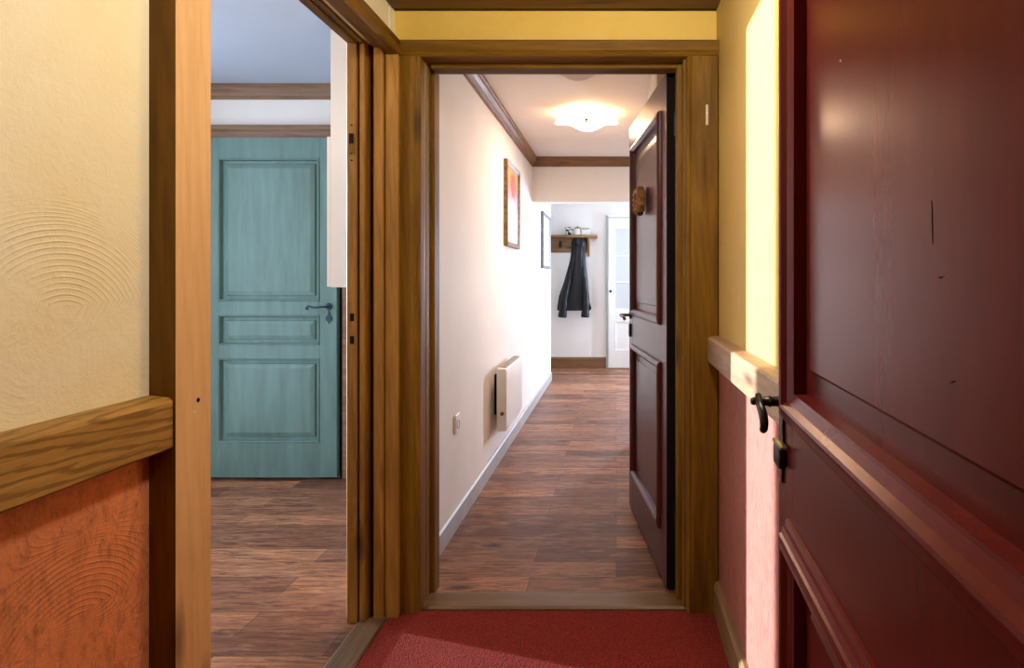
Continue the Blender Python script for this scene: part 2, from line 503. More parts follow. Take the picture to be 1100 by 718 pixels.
# left (side) room shell
b = BM(); box(b, XW - 0.1, XC - 0.1, DT, DT + 0.1, 0, CL)
struct('wall_side_room_far', b, M['roomwhite'], 'white side room wall around the turquoise door', 'wall')
SY0, SY1, SZ0, SZ1 = 2.26, 2.90, 0.12, 2.36
b = BM()
box(b, XW - 0.1, XW, 0.2, SY0, 0, CL); box(b, XW - 0.1, XW, SY1, DT, 0, CL)
box(b, XW - 0.1, XW, SY0, SY1, 0, SZ0); box(b, XW - 0.1, XW, SY0, SY1, SZ1, CL)
box(b, XW - 0.1, XL - 0.1, 0.2, 0.3, 0, CL)
struct('wall_side_room_outer', b, M['roomwhite'], 'white outer wall of the side room with its tall window', 'wall')
w = empty('window_2', (XW - 0.05, (SY0 + SY1) / 2, SZ0), 'tall white window opening in the side room', 'window', kind='structure')
b = BM()
rect_sweep(b, SY0, SY1, SZ0, SZ1, [(-0.02, -0.05), (0.04, -0.05), (0.04, 0.05), (-0.02, 0.05)], lambda u, v, o: (XW - 0.05 + o, u, v))
link('window_frame', b, M['whitegloss'], w)
b = BM(); box(b, XL - 0.13, XL - 0.108, DW + 0.04, DT, 0, CL)
struct('wall_partition', b, M['roomwhite'], 'white partition between side room and corridor', 'wall')
b = BM(); box(b, XL - 0.13, XL - 0.108, DW - 0.07, DW + 0.06, 0, 0.075, 0.003)
struct('baseboard_side_room', b, M['greyskirt'], 'short dark skirting end behind the doorway post', 'baseboard')

# ------------------------------------------------------------------ side doorway frame
fr = empty('trim_1', (XL, 1.6, 0), 'honey pine frame of the open doorway into the side room', 'door frame', kind='structure')
XF = -0.782
def jamb(bm, y, sgn):
    """stepped rebate lining whose steps face -y (sgn=1) or +y (sgn=-1)"""
    e = 0.06 if sgn > 0 else 0.045
    def s(x0, x1, dy):
        y0, y1 = sorted((y + sgn * dy, y + sgn * e))
        box(bm, x0, x1, y0, y1, 0.0, 2.06, 0.003, 1)
    s(-0.955, -0.918, -0.012); s(-0.918, -0.909, 0.004); s(-0.909, -0.889, -0.012)
    s(-0.889, -0.864, 0.042); s(-0.864, -0.829, 0.0)
b = BM(); jamb(b, 2.063, 1); far_j = link('jamb', b, M['jamb'], fr)
b = BM(); jamb(b, 1.075, -1); link('jamb', b, M['pineZ'], fr)
b = BM()
for x0, x1, z in ((-0.955, -0.918, 2.056), (-0.918, -0.909, 2.062), (-0.909, -0.889, 2.056), (-0.889, -0.862, 2.075), (-0.862, -0.8265, 2.045)):
    box(b, x0, x1, 1.02, 2.12, z, 2.10, 0.003, 1)
link('head_lining', b, M['pineY'], fr)
def casing_board(y0, y1, z0, z1, vertical=True):
    bm = BM()
    if vertical:
        prism(bm, [(XL, y0), (XF + 0.004, y0), (XF, y0 + 0.004), (XF, y1 - 0.004), (XF - 0.004, y1), (XL, y1)], 'Z', z0, z1)
    else:
        prism(bm, [(XL, z0), (XF - 0.006, z0), (XF, z0 + 0.006), (XF, z0 + 0.040), (XF - 0.006, z0 + 0.046), (XF, z0 + 0.052), (XF, z1 - 0.004), (XF - 0.004, z1), (XL, z1)], 'Y', y0, y1)
    return bm
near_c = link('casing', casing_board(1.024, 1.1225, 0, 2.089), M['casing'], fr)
near_c.data.materials.append(M['pineZ'])          # darker pine copy paints shade onto the edge faces
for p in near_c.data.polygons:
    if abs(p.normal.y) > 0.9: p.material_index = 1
far_c = link('casing', casing_board(2.073, DC + 0.006, 0, 2.025), M['jamb'], fr)
link('head_casing', casing_board(1.1225, DC + 0.004, 2.025, 2.089, False), M['pineY'], fr)
# hinge mortise and strike plate on the far jamb
b = BM(); box(b, -0.946, -0.925, 2.0495, 2.0515, 1.66, 1.72); hp = link('hinge_plate', b, M['pineZ'], fr)
b = BM(); box(b, -0.943, -0.929, 2.0475, 2.051, 1.70, 1.735); link('mortise', b, M['black'], fr)
for z in (1.64, 1.665, 1.765):
    b = BM(); lathe(b, [(0.0001, -0.001), (0.003, -0.001), (0.0032, 0.001)], (-0.936, 2.0505, z), 'Y', 10); link('screw', b, M['black'], fr)
for z in (1.085, 1.005):
    b = BM(); box(b, -0.941, -0.927, 2.0475, 2.051, z - 0.014, z + 0.014, 0.002); link('strike_plate', b, M['black'], fr)
# knot hole and pale filler plug on the near casing
b = BM(); lathe(b, [(0.0001, 0.0008), (0.0024, 0.0008), (0.0030, 0)], (XF, 1.0755, 0.973), 'X', 10); o = link('nail_plug', b, M['pot'], fr); o['label'] = 'pale filler plug'
b = BM(); lathe(b, [(0.0001, 0.0006), (0.004, 0.0006), (0.0045, 0)], (XF, 1.085, 0.9936), 'X', 10); o = link('knot', b, M['black'], fr); o['label'] = 'dark knot'
# threshold
b = BM()
prism(b, [(-0.915, 0), (-0.915, 0.006), (-0.905, 0.014), (-0.822, 0.016), (-0.814, 0.011), (-0.814, 0)], 'Y', 1.122, 2.066)
struct('trim_2', b, M['threshY'], 'worn wooden threshold of the side room doorway', 'threshold')

# ------------------------------------------------------------------ corridor doorway frame
ff = empty('trim_3', (-0.22, DW, 0), 'brown pine frame of the corridor doorway', 'door frame', kind='structure')
def upright(x0, x1, flip=False):
    """casing profile in (x, y), rounded inner lip"""
    t = DC
    p = [(x0, DW), (x0, t + 0.006), (x0 + 0.006, t), (x1 - 0.022, t), (x1 - 0.016, t + 0.005), (x1 - 0.010, t + 0.002), (x1 - 0.002, t + 0.008), (x1, t + 0.016), (x1, DW)]
    if flip:
        p = [(x0 + x1 - a, c) for a, c in p][::-1]
    return p
b = BM(); prism(b, upright(XF - 0.03, -0.712), 'Z', 0, 2.029); link('casing', b, M['pineZ'], ff)
b = BM(); prism(b, upright(0.256, XR - 0.001, True), 'Z', 0, 2.029); rc = link('casing', b, M['pineZ'], ff)
b = BM(); prism(b, [(DW, 2.089), (DC + 0.004, 2.089), (DC, 2.085), (DC, 2.050), (DC + 0.005, 2.045), (DC + 0.002, 2.038), (DC + 0.008, 2.031), (DC + 0.016, 2.029), (DW, 2.029)], 'X', XF - 0.03, XR - 0.001)
link('head_casing', b, M['pineX'], ff)
b = BM()
box(b, -0.76, -0.7125, DC + 0.075, 2.30, 0, 2.03, 0.003, 1); box(b, -0.722, -0.7005, DW + 0.075, 2.30, 0, 2.03, 0.004, 1)
link('jamb', b, M['pineZ'], ff)
b = BM()
box(b, 0.246, 0.30, DC + 0.03, 2.30, 0, 2.03, 0.003, 1); box(b, 0.2265, 0.25, DW + 0.015, 2.232, 0, 2.03, 0.004, 1)
link('jamb', b, M['pineZ'], ff)
b = BM()
box(b, -0.74, 0.29, DC + 0.03, 2.30, 2.0315, 2.07, 0.003, 1); box(b, -0.70, 0.25, DW + 0.02, 2.24, 2.0135, 2.04, 0.004, 1)
link('head_lining', b, M['pineX'], ff)
b = BM()
prism(b, [(2.126, 0), (2.126, 0.010), (2.134, 0.017), (2.22, 0.017), (2.25, 0.006), (2.25, 0)], 'X', -0.715, 0.262)
struct('trim_4', b, M['thresh'], 'worn wooden threshold between red carpet and corridor floor', 'threshold')
pl = empty('bell_push', (0.328, DC, 1.80), 'small ivory oblong plate on the right post of the corridor doorway', 'plate')
b = BM(); box(b, 0.3235, 0.3335, DC - 0.005, DC + 0.0005, 1.777, 1.852, 0.004, 4); link('plate', b, M['ivory'], pl, True)
b = BM(); lathe(b, [(0.003, 0), (0.003, -0.002), (0.0001, -0.003)], (0.3285, DC - 0.005, 1.82), 'Y', 12); link('button', b, M['pot'], pl, True)

# ------------------------------------------------------------------ dado rails and skirting
def rail(x, s, y0, y1):
    p = [(x, 0.920), (x + s * 0.038, 0.920), (x + s * 0.042, 0.924), (x + s * 0.042, 1.004), (x + s * 0.039, 1.009), (x + s * 0.034, 1.011), (x, 1.015)]
    bm = BM(); prism(bm, p, 'Y', y0, y1); return bm
struct('trim_5', rail(XL, 1, -1.3, 1.0245), M['honey'], 'honey pine dado rail along the left entry wall', 'rail', False)
struct('trim_6', rail(XR, -1, -1.3, DC + 0.012), M['wornrail'], 'worn pine dado rail along the right entry wall', 'rail', False)
b = BM(); prism(b, [(XR, 0.005), (XR - 0.020, 0.005), (XR - 0.020, 0.112), (XR - 0.012, 0.125), (XR, 0.127)], 'Y', -1.3, DC + 0.004)
struct('baseboard_right', b, M['skirtY'], 'worn wood skirting at the foot of the right entry wall', 'baseboard')
b = BM(); prism(b, [(XL, 0.005), (XL + 0.018, 0.005), (XL + 0.018, 0.112), (XL + 0.010, 0.125), (XL, 0.127)], 'Y', -1.3, 1.024)
struct('baseboard_left', b, M['skirtY'], 'wood skirting at the foot of the left entry wall', 'baseboard')
b = BM(); prism(b, [(XC, 0), (XC + 0.014, 0), (XC + 0.014, 0.088), (XC + 0.006, 0.097), (XC, 0.098)], 'Y', 2.30, 7.0)
struct('baseboard_corridor', b, M['greyskirt'], 'grey skirting along the left corridor wall', 'baseboard')
b = BM(); prism(b, [(DB, 0), (DB - 0.018, 0), (DB - 0.018, 0.135), (DB - 0.008, 0.153), (DB, 0.155)], 'X', -1.8, -0.142)
struct('baseboard_end', b, M['skirt'], 'brown skirting on the corridor end wall', 'baseboard')
# crowns
def crown_prof(a, s, zt):
    return [(a, zt), (a + s * 0.050, zt), (a + s * 0.050, zt - 0.016), (a + s * 0.042, zt - 0.022), (a + s * 0.040, zt - 0.036), (a + s * 0.024, zt - 0.052), (a + s * 0.018, zt - 0.066), (a + s * 0.010, zt - 0.072), (a + s * 0.010, zt - 0.083), (a, zt - 0.085)]
b = BM(); prism(b, crown_prof(XC, 1, CC), 'Y', 2.30, DH)
struct('trim_7', b, M['oldwoodY'], 'brown wooden crown moulding above the left corridor wall', 'crown moulding')
b = BM(); prism(b, crown_prof(DH, -1, CC), 'X', XC, 1.3)
struct('trim_8', b, M['crownX'], 'brown crown moulding across the corridor header', 'crown moulding')
b = BM(); prism(b, crown_prof(DT, -1, CL), 'X', XW, XC - 0.14)
struct('trim_9', b, M['oldwoodX'], 'brown crown moulding above the turquoise door wall', 'crown moulding')

# ------------------------------------------------------------------ panelled doors
def door_leaf(name, loc, rz, w, h, t, panels, mat, label, prof, field, recess, fsl=0.028, z0=0.012):
    """local x = width from 0, front face y=0 looking to -y. panels: (x0,x1,z0,z1). prof: moulding [(inset,out)]. field: (inset, raise)."""
    d = empty(name, loc, label, 'door', rz, kind='structure')
    xs = sorted({0, w} | {p[0] for p in panels} | {p[1] for p in panels})
    zs = sorted({z0, h} | {p[2] for p in panels} | {p[3] for p in panels})
    bm = BM()
    def hole(a, c):
        return any(p[0] - 1e-6 < a < p[1] + 1e-6 and p[2] - 1e-6 < c < p[3] + 1e-6 for p in panels)
    x0p, x1p = panels[0][0], panels[0][1]
    box(bm, 0, x0p, 0, t, z0, h, 0.0025, 2); box(bm, x1p, w, 0, t, z0, h, 0.0025, 2)
    edges = [z0] + [v for p in sorted(panels, key=lambda q: q[2]) for v in (p[2], p[3])] + [h]
    for i in range(0, len(edges), 2):
        box(bm, x0p, x1p, 0.0004, t - 0.0004, edges[i], edges[i + 1])
    link('leaf', bm, mat, d, world=False)
    for x0, x1, a, c in panels:
        bm = BM()
        fn = lambda u, v, o: (u, -o, v)
        rect_sweep(bm, x0, x1, a, c, prof, fn)
        fi, fr_ = field
        rr = rect_sweep(bm, x0 + 0.002, x1 - 0.002, a + 0.002, c - 0.002,
                        [(0, -recess), (fi, -recess), (fi + 0.003, -recess + fr_ * 0.55), (fi + fsl, -recess + fr_)], fn, closed=False)
        bm.faces.new(rr[-1])
        rb = [bm.verts.new(fn(u, v, -t + 0.006)) for u, v in ((x0 + .002, a + .002), (x1 - .002, a + .002), (x1 - .002, c - .002), (x0 + .002, c - .002))]
        bm.faces.new(rb)
        for j in range(4):
            bm.faces.new((rr[0][j], rr[0][(j + 1) % 4], rb[(j + 1) % 4], rb[j]))
        link('panel', bm, mat, d, world=False)
    return d

# turquoise door (frontal, far side of the left room)
px = lambda x: (x - 662) / F * DT
pz = lambda y: 1.22 + (300 - y) / F * DT
TX0, TX1 = px(222), px(366)
tp = [(px(240.5) - TX0, px(348) - TX0, pz(a), pz(c)) for a, c in ((473, 384), (370, 338), (323.5, 172))]
turq = door_leaf('door_1', (TX0, DT - 0.052, 0), 0, TX1 - TX0, pz(150), 0.042, tp, M['turq'],
                 'turquoise stained three-panel wooden door closed in the side room',
                 [(0.0, 0.0), (0.004, 0.006), (0.009, 0.004), (0.012, -0.014), (0.012, -0.022), (0, -0.022)], (0.030, 0.016), 0.020, z0=0.016)
def part(name, bm, mat, parent, smooth=True):
    return link(name, bm, mat, parent, smooth, world=False)
hx, hz = px(358) - TX0, pz(329)
b = BM(); lathe(b, [(0.0001, -0.012), (0.017, -0.010), (0.021, -0.004), (0.021, 0)], (hx, 0, hz), 'Y', 16)
ros = part('rosette', b, M['blueiron'], turq)
b = BM(); tube(b, curve_pts([(hx, -0.008, hz), (hx, -0.045, hz), (hx - 0.02, -0.052, hz), (hx - 0.065, -0.052, hz - 0.004), (hx - 0.10, -0.050, hz + 0.003), (hx - 0.112, -0.05, hz - 0.010), (hx - 0.10, -0.05, hz - 0.014)]), 0.0065, 8)
part('handle', b, M['blueiron'], turq)
b = BM()
kz = pz(341.5)
prism(b, [(hx - 0.004, kz + 0.045), (hx + 0.004, kz + 0.045), (hx + 0.006, kz + 0.022), (hx + 0.021, kz + 0.004), (hx + 0.017, kz - 0.012), (hx + 0.006, kz - 0.020), (hx, kz - 0.034), (hx - 0.006, kz - 0.020), (hx - 0.017, kz - 0.012), (hx - 0.021, kz + 0.004), (hx - 0.006, kz + 0.022)], 'Y', -0.005, 0.0)
part('keyhole_plate', b, M['blueiron'], turq, False)
# its frame
tf = empty('trim_10', (TX0, DT, 0), 'aged brown wooden casing around the turquoise door', 'door frame', kind='structure')
b = BM(); prism(b, [(DT, pz(136)), (DT - 0.045, pz(136)), (DT - 0.045, pz(141)), (DT - 0.030, pz(143)), (DT - 0.022, pz(146)), (DT - 0.022, pz(149.5)), (DT, pz(149.5))], 'X', TX0 - 0.10, TX1 + 0.055)
link('head_casing', b, M['oldwoodX'], tf)
b = BM(); box(b, TX1 + 0.004, TX1 + 0.022, DT - 0.02, DT, 0, pz(149.5)); link('stop_strip', b, M['black'], tf)
b = BM(); box(b, TX1 + 0.022, TX1 + 0.055, DT - 0.03, DT, 0, pz(149.5), 0.003); link('casing', b, M['oldwoodX'], tf)
b = BM(); box(b, TX0 - 0.10, TX0 - 0.006, DT - 0.03, DT, 0, pz(149.5), 0.003); link('casing', b, M['oldwoodX'], tf)

# white wall cupboard
DCAB = 2.60
cb = empty('wall_cabinet', (-1.10, 2.8, 1.18), 'white wall cupboard hung high beside the turquoise door', 'cabinet')
cx = lambda x: (x - 662) / F * DCAB
b = BM(); box(b, cx(355), XL - 0.13, DCAB, 3.30, 1.183, CL - 0.004, 0.002)
link('body', b, M['cupboard'], cb)
for y0, y1 in ((DCAB + 0.002, 2.948), (2.952, 3.298)):
    b = BM(); box(b, cx(350.8), cx(355) - 0.0005, y0, y1, 1.186, 1.86, 0.002)
    dr = link('door', b, M['cupboard'], cb)
    kb = BM(); lathe(kb, [(0.004, 0), (0.004, -0.012), (0.009, -0.016), (0.009, -0.022), (0.0001, -0.024)], (cx(350.8), y1 - 0.03, 1.24), 'X', 12)
    k_ = link('knob', kb, M['iron'], cb, True); k_.parent = dr

# dark maroon corridor door, standing open
hinge = Vector((0.196, 2.262, 0)); free = Vector((0.070, 3.118, 0))
ang = math.atan2((hinge - free).y, (hinge - free).x)      # local x from free edge to hinge; visible face looks to -x
wd = (hinge - free).length
BOL = [(-0.012, 0.0), (-0.011, 0.008), (-0.004, 0.014), (0.006, 0.016), (0.013, 0.011), (0.020, 0.004), (0.024, -0.008), (0.024, -0.016), (0.0, -0.016)]
dark = door_leaf('door_2', (free.x, free.y, 0), ang, wd, 2.03, 0.038,
                 [(0.105, wd - 0.110, 0.215, 0.87), (0.105, wd - 0.110, 1.045, 1.895)], M['maroon'],
                 'dark maroon panelled door standing open into the corridor',
                 BOL, (0.055, 0.006), 0.011, z0=0.012)
b = BM(); lathe(b, [(0.0001, -0.010), (0.018, -0.008), (0.022, -0.003), (0.022, 0)], (0.045, 0, 1.03), 'Y', 16); part('rosette', b, M['iron'], dark)
b = BM(); tube(b, curve_pts([(0.045, 0, 1.03), (0.045, -0.048, 1.03), (0.055, -0.056, 1.03), (0.10, -0.056, 1.028), (0.150, -0.054, 1.024), (0.158, -0.05, 1.012)]), 0.008, 8); part('handle', b, M['iron'], dark)
b = BM(); box(b, 0.032, 0.058, -0.010, 0, 0.915, 0.985, 0.004); part('lock_plate', b, M['iron'], dark)
b = BM(); tube(b, curve_pts([(0.045, 0.038, 1.03), (0.045, 0.086, 1.03), (0.055, 0.094, 1.03), (0.10, 0.094, 1.028), (0.150, 0.092, 1.024)]), 0.008, 8); part('handle', b, M['iron'], dark)
for z in (0.25, 1.78):
    b = BM(); lathe(b, [(0.007, 0), (0.007, 0.09)], (wd + 0.006, 0.034, z), 'Z', 12); part('hinge', b, M['iron'], dark)
b = BM(); box(b, wd - 0.001, wd + 0.0015, 0.001, 0.037, 0.014, 2.028); o = part('shade_strip', b, M['black'], dark, False); o['label'] = 'black strip painting shade on the hinge edge'  # thin black cover added to stand in for shade at the hinge edge
# round carved ornament on it
dirv = (hinge - free).normalized(); nrm = Vector((dirv.y, -dirv.x, 0))   # local -y in world is (sin, -cos)
oc = free + dirv * (wd * 0.47) + nrm * 0.0055
orn = empty('door_ornament', (oc.x, oc.y, 1.585), 'round brown carved wooden ornament hanging on the dark maroon door', 'ornament', ang)
b = BM()
lathe(b, [(0.028, 0.0), (0.062, 0.0), (0.068, -0.012), (0.064, -0.030), (0.050, -0.040), (0.036, -0.034), (0.028, -0.020), (0.028, 0.0)], (0, 0, 0), 'Y', 48,
      lambda r, h, a: (r + 0.0035 * math.sin(a * 12) * (1 if r > 0.05 else 0), h + (0.004 * math.sin(a * 12 + 1) if h < -0.02 else 0)))
part('ring', b, M['ornament'], orn)
b = BM(); lathe(b, [(0.0001, -0.026), (0.014, -0.025), (0.024, -0.018), (0.0275, -0.010), (0.0275, 0)], (0, 0, 0), 'Y', 24, lambda r, h, a: (r * (1 + 0.06 * math.sin(6 * a)), h)); part('boss', b, M['ornament'], orn)

# red entry door, swung open along the right
KD, X0D = 0.0546, 0.226
dpt = lambda d: Vector((X0D + KD * d, d, 0))
fe, hg = dpt(1.002), dpt(0.150)
wr = (hg - fe).length
ang = math.atan2((hg - fe).y, (hg - fe).x)
REDP = [(-0.022, 0.0), (-0.021, 0.005), (-0.014, 0.008), (-0.013, 0.012), (-0.006, 0.016), (-0.004, 0.020), (0.006, 0.021), (0.010, 0.0225), (0.014, 0.021), (0.020, 0.013), (0.030, 0.007), (0.034, 0.006), (0.035, -0.012), (0.035, -0.018), (0.0, -0.018)]
red = door_leaf('door_3', (fe.x, fe.y, 0), ang, wr, 2.03, 0.040,
                [(0.094, wr - 0.10, 0.20, 0.815), (0.094, wr - 0.10, 1.012, 1.90)], M['red'],
                'oxblood red panelled door swung open beside the right entry wall',
                REDP, (0.070, 0.006), 0.012, fsl=0.006, z0=0.014)
lx = 0.036          # lock line from the free edge
hp_ = 1.016
b = BM()
prism(b, [(lx, 1.058), (lx + 0.006, 1.046), (lx + 0.010, 1.030), (lx + 0.011, 1.00), (lx + 0.007, 0.975), (lx + 0.011, 0.955), (lx + 0.008, 0.915), (lx, 0.880), (lx - 0.008, 0.915), (lx - 0.011, 0.955), (lx - 0.007, 0.975), (lx - 0.011, 1.00), (lx - 0.010, 1.030), (lx - 0.006, 1.046)], 'Y', -0.004, 0)
plate = part('lock_plate', b, M['iron'], red, False)
b = BM(); lathe(b, [(0.0001, -0.005), (0.003, -0.004), (0.004, 0)], (lx, -0.004, 1.046), 'Y', 10); sc = part('screw', b, M['iron'], plate)
b = BM(); lathe(b, [(0.012, -0.003), (0.012, -0.007), (0.0085, -0.010), (0.008, -0.020), (0.010, -0.023), (0.008, -0.026), (0.008, -0.036)], (lx, 0, hp_), 'Y', 16); spn = part('spindle', b, M['iron'], red)
b = BM()
cp = curve_pts([(lx - 0.010, -0.040, hp_ + 0.008), (lx, -0.041, hp_ + 0.002), (lx + 0.014, -0.041, hp_ - 0.004), (lx + 0.026, -0.039, hp_ - 0.016), (lx + 0.031, -0.038, hp_ - 0.030), (lx + 0.026, -0.038, hp_ - 0.040), (lx + 0.018, -0.038, hp_ - 0.042)])
tube(b, cp, [0.0055 + 0.002 * math.sin(i * PI / (len(cp) - 1)) for i in range(len(cp))], 10)
part('handle', b, M['iron'], red)
b = BM(); lathe(b, [(0.0001, -0.055), (0.005, -0.054), (0.007, -0.049), (0.0045, -0.044), (0.0085, -0.039), (0.0001, -0.034)], (lx, 0, hp_), 'Y', 14); part('finial', b, M['iron'], red)
b = BM(); box(b, lx - 0.018, lx + 0.026, -0.014, -0.003, 0.910, 0.945, 0.004); cyl = part('cylinder_lock', b, M['iron'], red)
b = BM(); box(b, lx - 0.019, lx + 0.040, -0.015, -0.002, 0.9455, 0.951, 0.002); part('lock_cap', b, M['brass'], cyl)
b = BM(); lathe(b, [(0.008, 0), (0.008, 0.09)], (wr + 0.006, 0.036, 0.3), 'Z', 12); part('hinge', b, M['iron'], red)

def on_red(x, y):
    d = 140.8 / (x - 696)
    return (1.002 - d) * math.sqrt(1 + KD * KD), 1.22 + (300 - y) * d / F
for x0, y0, x1, y1, wdt, mt in ((993, 216, 994, 262, 0.0012, 'black'), (999, 299, 1006, 297, 0.0020, 'black'), (1012, 412, 1018, 409, 0.0016, 'black'), (897, 64, 898, 67, 0.0016, 'pot')):
    (a0, c0), (a1, c1) = on_red(x0, y0), on_red(x1, y1)
    b = BM()
    L_ = Vector((a1 - a0, 0, c1 - c0)); n_ = Vector((-L_.z, 0, L_.x)).normalized() * wdt / 2
    yf = 0.012 - 0.006 - 0.0004
    q4 = [Vector((a0, 0, c0)), Vector(((a0 + a1) / 2, 0, (c0 + c1) / 2)) + n_, Vector((a1, 0, c1)), Vector(((a0 + a1) / 2, 0, (c0 + c1) / 2)) - n_]
    prism(b, [(v.x, v.z) for v in q4], 'Y', yf, yf + 0.003)
    o = part('scratch', b, M[mt], red, False)
    o['label'] = 'pale paint chip' if mt == 'pot' else 'dark scratch in the paint'

# white glazed door at the corridor end
q = lambda x: (x - 662) / F * 7.88
qz = lambda y: 1.22 + (300 - y) / F * 7.88
wdr = empty('door_4', (q(653.5), 7.88, 0), 'white half-glazed door on the corridor end wall', 'door', kind='structure')
W4 = 0.80
def P4(x0, x1, z0, z1, y0=0.0, y1=0.036, bev=0.002):
    bm = BM(); box(bm, x0, x1, y0, y1, z0, z1, bev); return bm
b = BM()
zp = (qz(377), qz(345), qz(332), qz(246))
for a in ((0, 0.09, 0.012, 2.05), (W4 - 0.09, W4, 0.012, 2.05), (0.09, W4 - 0.09, 0.012, zp[0]), (0.09, W4 - 0.09, zp[1], zp[2]), (0.09, W4 - 0.09, zp[3], 2.05)):
    box(b, a[0], a[1], 0, 0.036, a[2], a[3], 0.002, 1)
part('leaf', b, M['whitedoor'], wdr, False)
b = P4(0.088, W4 - 0.088, zp[0] - 0.002, zp[1] + 0.002, 0.012, 0.026); rect_sweep(b, 0.09, W4 - 0.09, zp[0], zp[1], [(0, 0.003), (0.02, -0.002), (0.02, -0.013), (0, -0.013)], lambda u, v, o: (u, -o, v))
part('panel', b, M['whitedoor'], wdr, False)
b = P4(0.088, W4 - 0.088, zp[2] - 0.002, zp[3] + 0.002, 0.015, 0.021); part('pane', b, M['frost'], wdr, False)
b = BM()
for i in (1, 2):
    z = zp[2] + (zp[3] - zp[2]) * i / 3
    box(b, 0.09, W4 - 0.09, 0.006, 0.014, z - 0.009, z + 0.009)
part('glazing_bar', b, M['whitedoor'], wdr, False)
b = BM(); lathe(b, [(0.006, 0), (0.006, -0.03), (0.016, -0.036), (0.018, -0.046), (0.0001, -0.056)], (0.03, 0, qz(313)), 'Y', 14); part('knob', b, M['iron'], wdr)
tw = empty('trim_11', (q(653.5), DB, 0), 'grey green casing around the white glazed door', 'door frame', kind='structure')
b = BM(); box(b, q(651), q(653), DB - 0.045, DB, 0, 2.085, 0.003)
M['greengrey'] = paint('grey green paint', (0.30, 0.33, 0.30), 0.5, 0.1, 6)
link('casing', b, M['greengrey'], tw)
b = BM(); box(b, q(651), q(653.5) + W4 + 0.04, DB - 0.045, DB, 2.06, 2.085, 0.003); link('head_casing', b, M['whitedoor'], tw)
b = BM(); box(b, q(653.5) + W4 + 0.006, q(653.5) + W4 + 0.04, DB - 0.045, DB, 0, 2.06, 0.003); link('casing', b, M['greengrey'], tw)

# ------------------------------------------------------------------ ceiling lights
def ceiling_light(x, y, lit, label):
    L = empty('ceiling_light', (x, y, CC - 0.10), label, 'ceiling light', 0, 'ceiling lights in the corridor')
    b = BM(); lathe(b, [(0.055, 0), (0.06, -0.006), (0.06, -0.022), (0.02, -0.030), (0.012, -0.034)], (x, y, CC), 'Z', 24); link('base', b, M['whitegloss'], L, True)
    b = BM()
    prof_u = [(0.010, 0.004), (0.08, 0.002), (0.13, -0.006), (0.17, -0.014), (0.195, -0.022)]
    prof_l = [(0.198, -0.027), (0.17, -0.020), (0.13, -0.011), (0.08, -0.004), (0.010, -0.003)]
    def wob(r, h, a):
        k = max(0, (r - 0.05) / 0.18)
        return r * (1 + 0.11 * k * math.cos(4 * a)), h + 0.016 * k * k * math.cos(4 * a + PI)
    lathe(b, prof_u + prof_l + [prof_u[0]], (x, y, CC - 0.034), 'Z', 64, wob)
    sh = link('glass_shade', b, M['lampon'] if lit else M['lampoff'], L, True)
    b = BM(); lathe(b, [(0.012, 0), (0.012, -0.006), (0.006, -0.012), (0.009, -0.020), (0.0001, -0.028)], (x, y, CC - 0.038), 'Z', 14); link('finial', b, M['iron'], L, True)
    return L
ceiling_light(-0.205, 3.98, True, 'lit opal glass ceiling light glowing in the corridor')
ceiling_light(-0.205, 2.91, False, 'unlit opal glass ceiling light just inside the corridor doorway')

# ------------------------------------------------------------------ pictures on the corridor wall
def picture(y0, y1, z0, z1, label, fm, am, th=0.030, fw=0.036):
    p = empty('framed_picture', (XC, (y0 + y1) / 2, z0), label, 'picture', 0, 'framed pictures on the corridor wall')
    b = BM()
    rect_sweep(b, y0, y1, z0, z1, [(0, 0.002), (0, th - 0.004), (0.006, th), (fw * 0.5, th - 0.004), (fw * 0.7, th - 0.008), (fw, th - 0.012), (fw, 0.002)], lambda u, v, o: (XC + o, u, v))
    link('frame', b, fm, p)
    b = BM(); box(b, XC + 0.003, XC + th - 0.016, y0 + fw - 0.003, y1 - fw + 0.003, z0 + fw - 0.003, z1 - fw + 0.003); link('artwork', b, am, p)
    return p
a1 = art_mat('sunset abstract', [(0.0, (0.35, 0.40, 0.55)), (0.14, (0.55, 0.60, 0.72)), (0.2, (0.80, 0.80, 0.85)), (0.45, (0.78, 0.70, 0.80)), (0.62, (0.62, 0.42, 0.62)), (0.75, (0.80, 0.28, 0.22)), (0.9, (0.85, 0.36, 0.12)), (1.0, (0.80, 0.42, 0.15))],
             2, 0.03, 0.58, ((0.0, 0.02, 0.47), 0.11, (0.72, 0.06, 0.05)))
picture(4.07, 4.60, 1.455, 2.068, 'bronze framed abstract print with a red orange top on corridor wall', M['frame'], a1)
a2 = art_mat('pale print', [(0.0, (0.72, 0.76, 0.84)), (0.35, (0.82, 0.84, 0.88)), (0.6, (0.86, 0.80, 0.80)), (1.0, (0.75, 0.80, 0.88))], 2, 0.0, 0.6)
picture(6.08, 6.74, 1.335, 1.935, 'grey framed pale print on the corridor wall near the coat rack', M['framedark'], a2)

